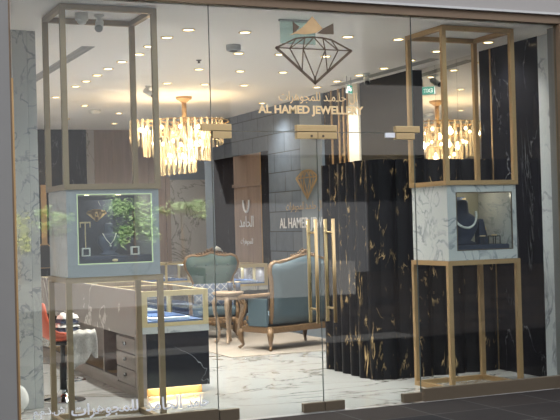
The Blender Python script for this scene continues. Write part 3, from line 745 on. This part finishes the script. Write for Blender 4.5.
# ================================================================== ARMCHAIRS, TABLE
def armchair(label, loc, rotz, fabric='teal', w=.34, half=None, name='armchair', cat='armchair', group='carved gilt armchairs'):
    """faces local -Y"""
    r = thing(name, label, cat, loc, rotz, group)
    d = .30
    # base frame and skirt
    b = MB().box(-w, w, -d, d, .22, .30)
    b.build('seat_rail', M['carved'], r, bevel=.012)
    fr = MB()
    nf = 9 if w < .4 else 17
    for i in range(nf):
        x = -w+.06+i*(2*w-.12)/(nf-1); fr.ball((x, -d-.004, .24+.02*math.cos(i*PI/4)), .035, (1,.35,.9), 10, 6)
    fr.build('front_carving', M['carved'], r, True)
    for sx in (-1, 1):
        for sy in (-1, 1):
            x, y = sx*(w-.03), sy*(d-.03)
            MB().tube([(x, y, .27), (x+sx*.025, y+sy*.025, .20), (x+sx*.012, y+sy*.012, .11), (x, y, .05), (x+sx*.035, y+sy*.03, .018), (x+sx*.05, y+sy*.04, .03)], [.042,.042,.028,.02,.022,.012], 10).build('leg', M['carved'], r, True)
    MB().box(-w+.015, w-.015, -d+.01, d-.06, .30, .46).build('seat_cushion', M['teal_blue'], r, True, bevel=.05)
    # back outline in XZ
    if half is None: half = [(.27,.34),(.265,.48),(.25,.62),(.255,.74),(.30,.86),(.365,.97),(.385,1.06),(.36,1.135),(.29,1.165),(.20,1.15),(.10,1.165),(0,1.20)]
    bw = min(half, key=lambda p: abs(p[1]-.72))[0]
    out = half + [(-x, z) for x, z in half[::-1][1:]]
    yb = d-.06
    def tilt(p): return (p[0], yb + (p[1]-.34)*.13, p[1])
    bp = MB()
    ring = [tilt(p) for p in out]
    ctr = (0, yb+.06, .78)
    n = len(ring)
    f1 = [bp.bm.verts.new((x*.99, y-.045, z*.995)) for x, y, z in ring]; f2 = [bp.bm.verts.new((x*.99, y+.03, z*.995)) for x, y, z in ring]
    g1 = [bp.bm.verts.new((x*.7, y-.085, .75+(z-.75)*.72)) for x, y, z in ring]; g2 = [bp.bm.verts.new((x*.7, y+.045, .75+(z-.75)*.72)) for x, y, z in ring]
    for k in range(n-1):
        bp.bm.faces.new((f1[k], f1[k+1], g1[k+1], g1[k])); bp.bm.faces.new((f2[k], g2[k], g2[k+1], f2[k+1])); bp.bm.faces.new((f1[k], f2[k], f2[k+1], f1[k+1]))
    bp.bm.faces.new(g1); bp.bm.faces.new(g2[::-1])
    bp.bm.faces.new((f1[0], g1[0], g1[-1], f1[-1])); bp.bm.faces.new((f2[0], f2[-1], g2[-1], g2[0])); bp.bm.faces.new((f1[0], f1[-1], f2[-1], f2[0]))
    bp.build('backrest', M[fabric], r, True)
    for zz, xs in ((.62, (-.1,.1)), (.76, (-.18,0,.18)), (.90, (-.22,-.08,.08,.22)), (1.03, (-.24,-.08,.08,.24))):
        for x in xs: MB().ball((x, yb+(zz-.34)*.13-.083, zz), .014, (1,.6,1), 8, 6).build('tufting_button', M['teal_blue'], r, True)
    MB().tube([tilt(p) for p in out], [.032]*n, 10).build('back_frame', M['carved'], r, True)
    cv = MB()
    for i in range(11):
        x = -.2+i*.04; z = 1.19 + .055*math.exp(-(x/.07)**2) - .02*abs(x)/.2
        cv.ball((x, yb+(z-.34)*.13, z), .03, (1.1,.7,1), 10, 6)
        cv.tube([(x, yb+.1, z), (x+.02*math.copysign(1,x), yb+.09, z+.035), (x+.035*math.copysign(1,x), yb+.1, z+.02)], [.014,.01,.005], 6)
    cv.build('crest_carving', M['carved'], r, True)
    for sx in (-1, 1):
        a = MB(); X = sx*(w-.01)
        a.tube([(sx*bw, yb+.05, .72), (X, .1, .70), (X+sx*.03, -.05, .685), (X+sx*.03, -.2, .68), (X+sx*.02, -.27, .66), (X+sx*.01, -.26, .60), (X, -.22, .58)], [.026,.026,.027,.03,.032,.026,.014], 10)
        a.build('arm', M['carved'], r, True)
        s = MB(); s.tube([(X+sx*.015, -.24, .66), (X+sx*.01, -.16, .56), (X, -.21, .46), (X, -.27, .38), (X, -.27, .28)], [.026,.024,.024,.03,.034], 10)
        for q in ((-.2,.34),(-.14,.40),(-.24,.44),(-.16,.30),(-.09,.33),(-.19,.52)): s.ball((X, q[0], q[1]), .036, (.35,1,1), 10, 6)
        s.build('arm_support', M['carved'], r, True)
        MB().box(X-.018, X+.018, -.12, yb, .30, .66).build('side_panel', M['teal_blue'], r, bevel=.012)
    return r
armchair('teal tufted gilt armchair facing the street with lattice cushion on its seat', (5.79, 6.70, .012), math.radians(-18))
pw = thing('throw_pillow', 'navy throw pillow with white lattice lines on the street facing armchair', 'pillow', (5.715, 6.47, .475), math.radians(-18))
pp = MB(); n = 13
for side in (-1, 1):
    pp.grid([[( -.25+.5*i/(n-1), side*.075*((math.sin(PI*i/(n-1))*math.sin(PI*j/(n-1)))**.5), .36*j/(n-1)) for j in range(n)] for i in range(n)][::side])
pp.xf(Matrix.Rotation(-.45, 4, 'X') @ Matrix.Diagonal((1.15, 1, .95, 1))).build('pillow_body', M['lattice'], pw, True)
armchair('blue gilt settee turned with its plain back to the street behind the door', (6.14, 4.86, .012), math.radians(198), 'teal_blue', .58,
    [(.51,.34),(.51,.52),(.52,.72),(.55,.90),(.585,1.01),(.58,1.08),(.53,1.115),(.44,1.11),(.30,1.135),(.15,1.17),(0,1.20)], 'settee', 'sofa', None)
rugo = MB().box(5.05, 6.95, 4.15, 7.6, 0, .010).build('rug', M['rug'], bevel=.003); tag(rugo, 'beige rug on the marble floor under the gilt armchair and settee', 'rug')
tbx = thing('side_table', 'small gilt side table with curved legs beside the blue settee back', 'table', (5.60, 5.62, .012), .3)
MB().lathe([(.0,.655),(.17,.655),(.20,.665),(.215,.685),(.215,.70),(.19,.71),(.0,.71)], 32).build('table_top', M['pale_gold'], tbx, True)
MB().torus((0,0,.63), .155, .03, 32, 8).build('apron', M['pale_gold'], tbx, True)
for k in range(4):
    a = PI/4+PI/2*k; c_, s_ = math.cos(a), math.sin(a)
    MB().tube([(c_*q, s_*q, z) for q, z in ((.15,.65),(.19,.56),(.185,.44),(.15,.30),(.13,.18),(.14,.08),(.17,.03),(.20,.035))], [.03,.034,.027,.022,.019,.02,.024,.012], 10).build('leg', M['pale_gold'], tbx, True)
def tumbler(label, x, y, z):
    r = thing('tumbler', label, 'glass', (x, y, z), 0, 'glasses on the side table')
    MB().lathe([(.03,0),(.038,.12),(.034,.12),(.027,.01)], 20).build('glass_body', M['navy_light'], r, True)
    MB().torus((0,0,.12), .036, .004, 20, 6).build('rim', M['letter'], r, True)
tumbler('blue patterned tumbler on the side table, nearer the gilt armchair with pillow', 5.66, 5.70, .722)
tumbler('blue patterned tumbler on the side table, nearer the blue settee back', 5.74, 5.60, .722)
dl_ = thing('desk_lamp', 'small white curved desk lamp on the counter along the right wall', 'desk lamp', (6.75, 8.75, 1.006))
MB().lathe([(.0,0),(.06,0),(.06,.012),(.0,.015)], 20).build('lamp_base', M['white'], dl_, True)
MB().tube([(0,0,.01),(0,0,.16),(-.02,0,.2),(-.06,0,.22)], .007, 8).build('lamp_arm', M['white'], dl_, True)
MB().tube([(-.04,0,.215),(-.12,0,.24)], [.02,.04], 14).build('lamp_shade', M['white'], dl_, True)

# ================================================================== CHANDELIER
ch = thing('chandelier', 'large tiered chandelier of glowing crystal rods hanging from the ceiling', 'chandelier', (5.28, 6.3, ZC))
MB().lathe([(.0,0),(.115,0),(.11,-.03),(.07,-.055),(.03,-.085),(.0,-.09)], 28).build('canopy', M['gold'], ch, True)
MB().cyl((0,0,-.08), (0,0,-.34), .034).build('stem', M['gold'], ch, True)
fr = MB()
TIERS = ((.64, 42, -.335, .34), (.46, 32, -.50, .39), (.26, 22, -.70, .40))
rods = []
for R_, n_, zt_, ln_ in TIERS:
    fr.torus((0,0,zt_-.02), R_-.02, .010, 48, 6)
    for k in range(4):
        a = PI/2*k; fr.tube([(0,0,zt_-.02), ((R_-.02)*math.cos(a), (R_-.02)*math.sin(a), zt_-.02)], .008, 6)
fr.tube([(0,0,-.3), (0,0,-.72)], .02, 8); fr.build('ring_frame', M['gold'], ch, True)
proto = None
for ti, (R_, n_, zt_, ln_) in enumerate(TIERS):
    for k in range(n_):
        a = 2*PI*k/n_ + .1*ti
        drop = (.10*math.sin(a+.6+ti*1.9))*(1 if ti < 2 else .6)
        if proto is None:
            o = MB().box(-.018, .018, -.009, .009, -1, 0).build('crystal_rod', M['crystal'], ch, bevel=.005); proto = o
        else:
            o = proto.copy(); COL.objects.link(o); o.parent = ch
        o.location = (R_*math.cos(a)-.12, R_*math.sin(a), zt_+.02+drop*.35); o.rotation_euler = (0, 0, a+PI/2); o.scale = (1, 1, ln_+drop*.8)
bulbp = None
for R_, nn, zb in ((.50, 12, -.46), (.33, 8, -.64), (.14, 4, -.82)):
    for k in range(nn):
        a = 2*PI*k/nn + .3
        if bulbp is None: o = MB().ball((0,0,0), .02, (1,1,1.3), 12, 8).build('bulb', M['bulb'], ch, True); bulbp = o
        else: o = bulbp.copy(); COL.objects.link(o); o.parent = ch
        o.location = (R_*math.cos(a)-.12, R_*math.sin(a), zb)
        if k % 3 == 0:
            pd = bpy.data.lights.new('bulb_light', 'POINT'); pd.energy = BULB_W; pd.color = (1, .70, .40); pd.shadow_soft_size = .04
            po = bpy.data.objects.new('bulb_light', pd); COL.objects.link(po); po.parent = ch; po.location = o.location + Vector((0,0,-.05))

# ================================================================== CEILING FITTINGS
DOWN = [(3.53,1.13),(4.09,1.12),(5.17,1.10),(5.74,1.10),(6.76,1.03),
        (3.47,1.58),(3.47,2.14),(3.52,2.66),(3.50,3.22),(3.50,3.78),(3.52,4.34),(3.53,4.90),(3.53,5.42),(3.55,6.63),
        (4.52,2.35),(4.525,3.59),(4.565,4.88),(4.98,2.31),(5.06,3.64),(5.07,4.88),(5.53,2.32),(5.60,3.61),(5.61,4.87),
        (6.56,1.70),(6.62,2.36),(6.65,3.02),(6.65,3.65),(6.64,4.24),(6.66,4.87),(6.70,6.83),
        (4.2,7.6),(5.0,8.6),(4.4,9.6),(5.4,10.3),(6.1,9.2),(6.5,10.6)]
dproto = None
def rows(x, y):
    if y < 1.2: return 'front row along the glass'
    if x < 3.7: return 'left row over the counter'
    if x > 6.5: return 'right row along the wall'
    if y > 7: return 'back rows behind the chandelier'
    return 'middle rows before the chandelier'
seen = {}
ORD = ['first', 'second', 'third', 'fourth', 'fifth', 'sixth', 'seventh', 'eighth', 'ninth', 'tenth']
for x, y in sorted(DOWN, key=lambda p: (rows(*p), p[1] if rows(*p).find('row along the glass') < 0 else p[0])):
    w = rows(x, y); k = seen.get(w, 0); seen[w] = k+1
    if w.startswith('front'): lab = 'round recessed downlight, %s from the left in the %s' % (ORD[k], w)
    else: lab = 'round recessed downlight, %s from the glass in the %s' % (ORD[k], w)
    if dproto is None:
        dproto = thing('downlight', lab, 'ceiling light', (x, y, ZC), 0, 'recessed ceiling downlights')
        MB().torus((0,0,-.004), .056, .007, 28, 6).build('trim_ring', M['letter'], dproto, True)
        MB().cyl((0,0,-.001), (0,0,-.004), .046, n=24).build('lens', M['down'], dproto)
    else: dup(dproto, (x, y, ZC), None, lab)
    sdn = bpy.data.lights.new('downlight_beam', 'SPOT'); sdn.energy = SPOT_W; sdn.spot_size = 2.2; sdn.spot_blend = .9; sdn.color = (1, .94, .86); sdn.shadow_soft_size = .05
    sp_ = bpy.data.objects.new('downlight_beam', sdn); COL.objects.link(sp_); sp_.location = (x, y, ZC-.02)
def diffuser(label, x, y0, y1):
    r = thing('slot_diffuser', label, 'air vent', (x, (y0+y1)/2, ZC), 0, 'ceiling slot diffusers')
    h = (y1-y0)/2; q = .065
    MB().box(-q, -q+.012, -h, h, -.006, 0).box(q-.012, q, -h, h, -.006, 0).box(-q+.012, q-.012, -h, -h+.012, -.006, 0).box(-q+.012, q-.012, h-.012, h, -.006, 0).build('vent_frame', M['grey'], r)
    mb = MB().box(-q+.012, q-.012, -h+.012, h-.012, -.002, 0); mb.build('vent_backing', M['slot'], r)
    MB().box(-.004, .004, -h+.012, h-.012, -.006, -.002).build('vent_blade', M['grey'], r)
diffuser('long grey slot diffuser in the ceiling near the left pillar', 2.89, 2.3, 5.2)
diffuser('long grey slot diffuser in the ceiling beside the right wall', 6.84, 2.2, 4.7)
def camera_dome(label, x, y):
    r = thing('dome_camera', label, 'security camera', (x, y, ZC))
    MB().lathe([(.0,0),(.055,0),(.055,-.055),(.05,-.062),(.0,-.063)], 24).build('housing', M['white'], r, True)
    MB().ball((0,0,-.062), .042, (1,1,.9)).build('dome', M['white'], r, True)
camera_dome('white dome camera on the ceiling inside the left gold frame', 2.40, .62)
def bullet(label, x, y, rot, dark):
    r = thing('bullet_camera', label, 'security camera', (x, y, ZC), rot)
    MB().lathe([(.0,0),(.045,0),(.04,-.015),(.015,-.025),(.013,-.06),(.0,-.06)], 18).build('bracket', M['white'], r, True)
    MB().cyl((-.05,0,-.055), (.07,0,-.125), .036).build('camera_body', M['white'], r, True)
    MB().cyl((.07,0,-.125), (.078,0,-.13), .033).build('lens', M['black' if dark else 'grey'], r, True)
bullet('white bullet camera on the ceiling beside the dome camera', 2.56, .66, -1.9, False)
bullet('white bullet camera with dark lens on the ceiling before the chandelier', 4.42, 5.22, -.9, True)
bullet('small white camera on the ceiling next to the green exit sign', 6.67, 3.5, -2.0, True)
sm = thing('ceiling_speaker', 'grey round ceiling sensor left of the diamond sign', 'sensor', (4.27, 1.87, ZC)); MB().lathe([(.0,0),(.075,0),(.075,-.05),(.06,-.06),(.0,-.06)], 24).build('housing', M['grey'], sm, True); MB().cyl((0,0,-.06),(0,0,-.066),.04).build('grille', M['black'], sm)
sk = thing('sprinkler', 'small dark sprinkler head on the ceiling above the chandelier', 'sprinkler', (4.28, 2.92, ZC)); MB().lathe([(.0,0),(.028,0),(.025,-.008),(.012,-.014),(.012,-.03),(.02,-.034),(.0,-.036)], 16).build('sprinkler_head', M['gold_dark'], sk, True); MB().lathe([(.028,0),(.034,0),(.034,-.004),(.028,-.005)],16).build('escutcheon', M['grey'], sk, True)
sd2 = thing('smoke_detector', 'small pale smoke detector on the ceiling left of the chandelier', 'smoke detector', (4.51, 8.2, ZC)); MB().lathe([(.0,0),(.09,0),(.085,-.04),(.05,-.06),(.0,-.06)], 22).build('housing', M['white'], sd2, True); MB().torus((0,0,-.045),.06,.006,20,6).build('vent_ring', M['grey'], sd2, True)
ex = thing('exit_sign', 'small green lit exit sign hanging from the ceiling near the pale pilaster', 'exit sign', (6.60, 3.84, ZC), .75)
MB().box(-.09,.09,-.015,.015,-.21,-.10).build('sign_panel', M['white'], ex, bevel=.004); MB().box(-.082,.082,-.019,-.015,-.203,-.107).build('sign_face', M['exit_green'], ex)
MB().cyl((-.08,0,-.10),(-.08,0,0),.006).cyl((.08,0,-.10),(.08,0,0),.006).build('hanger', M['grey'], ex)
text_mb('EXIT', -.06, .06, -.18, -.13, -.0195, .002, .01).build('sign_lettering', M['white'], ex)
hp = thing('exit_reflection_panel', 'pale green panel modelled for the reflection of an exit sign behind the crown', 'reflection panel', (4.31, .42, ZC))  # put in for an exit sign reflected in the shop glass
MB().box(-.17,.17,-.012,.012,-.215,-.012).build('panel', glass('pale_green_acrylic', (.62,.76,.74,1), 2.0), hp); MB().box(-.18,.18,-.02,.02,-.015,0).build('rail', M['grey'], hp)
wo = thing('wall_ornament', 'tall gold strip with black tag on the dark back wall by the pillar', 'wall ornament', (4.42, 11.598, .95))
MB().box(-.05,.05,-.05,0,.40,1.48).build('gold_strip', M['gold'], wo, bevel=.004); MB().prism([(-.10,0),(.10,0),(.10,.36),(0,.46),(-.10,.36)], -.045, -.002).build('black_tag', M['black'], wo); MB().prism([(-.115,-.015),(.115,-.015),(.115,.37),(0,.485),(-.115,.37)], -.03, -.001).build('tag_border', M['gold'], wo)

# ================================================================== ACROSS THE WALKWAY (seen reflected in the glass)
def planter(label, x0, x1, y0, y1, h):
    r = thing('planter', label, 'planter', ((x0+x1)/2, (y0+y1)/2, 0), 0, 'planters across the walkway')
    a, b = (x1-x0)/2, (y1-y0)/2
    MB().box(-a, a, -b, -b+.08, 0, h).box(-a, a, b-.08, b, 0, h).box(-a, -a+.08, -b+.08, b-.08, 0, h).box(a-.08, a, -b+.08, b-.08, 0, h).build('planter_wall', M['planter'], r, bevel=.01)
    MB().box(-a+.08, a-.08, -b+.08, b-.08, .05, h-.06).build('soil', M['bark'], r)
planter('pale concrete tree planter across the walkway, reflected low in the left glass', 3.6, 8.28, -14.9, -13.9, .56)
planter('long pale concrete planter across the walkway, reflected behind the doors', 8.32, 11.9, -14.9, -13.9, .74)
def tree(label, x, y, z0, z1, zt, rx, mat, n, seed, nm_='tree'):
    rnd = random.Random(seed)
    r = thing(nm_, label, 'tree', (x, y, z0))
    MB().tube([(0,0,-.02),(.03,.02,(z1-z0)*.5),(0,0,zt-z0-.25)], [.05,.04,.02], 8).build('trunk', M['bark'], r, True)
    mb = MB(); zc = (z1+zt)/2-z0; rz = (zt-z1)/2
    blobs = [(Vector((rnd.uniform(-.85,.85), rnd.uniform(-.7,.7), rnd.uniform(-.75,.75))), rnd.uniform(.12,.24)) for _ in range(14)]
    for i in range(n):
        q = blobs[i % len(blobs)]
        u = q[0] + Vector((rnd.gauss(0,1), rnd.gauss(0,1), rnd.gauss(0,.8)))*q[1]
        c = Vector((u.x*rx, u.y*rx*.8, zc+u.z*rz)); L_ = rnd.uniform(.036,.062)
        d = Vector((rnd.uniform(-1,1), rnd.uniform(-1,1), rnd.uniform(-.6,.6))).normalized(); s_ = d.orthogonal().normalized()
        s_ = (Matrix.Rotation(rnd.uniform(0,6.28), 3, d) @ s_)*L_*.38
        v = [mb.bm.verts.new(c-d*L_), mb.bm.verts.new(c+s_), mb.bm.verts.new(c+d*L_), mb.bm.verts.new(c-s_)]
        mb.bm.faces.new(v)
    mb.build('foliage', M[mat], r)
tree('leafy green tree in the planter reflected over the left display case', 6.92, -14.4, .5, 1.2, 2.3, .45, 'leaf', 1500, 1)
tree('low leafy green tree reflected to the right of the left display case', 7.98, -14.4, .5, 1.75, 2.25, .5, 'leaf', 1000, 2)
tree('slim leafy tree in the planter reflected on the left marble pillar', 5.2, -14.4, .5, 1.45, 2.1, .42, 'leaf', 700, 3)
tree('yellow green shrub at the end of the planter reflected by the left frame', 4.5, -14.4, .5, .6, 2.0, .22, 'leaf_yellow', 1100, 4)
sbox('wall_opposite', 'opposite', -20, 17.7, -25, -24, 0, 11)
sbox('wall_opposite_dark', 'opposite_dark', 17.7, 40, -25, -24, 0, 11)
sbox('canopy_opposite', 'opposite_canopy', 12.4, 19.5, -24, -22.5, 3.7, 5.9)
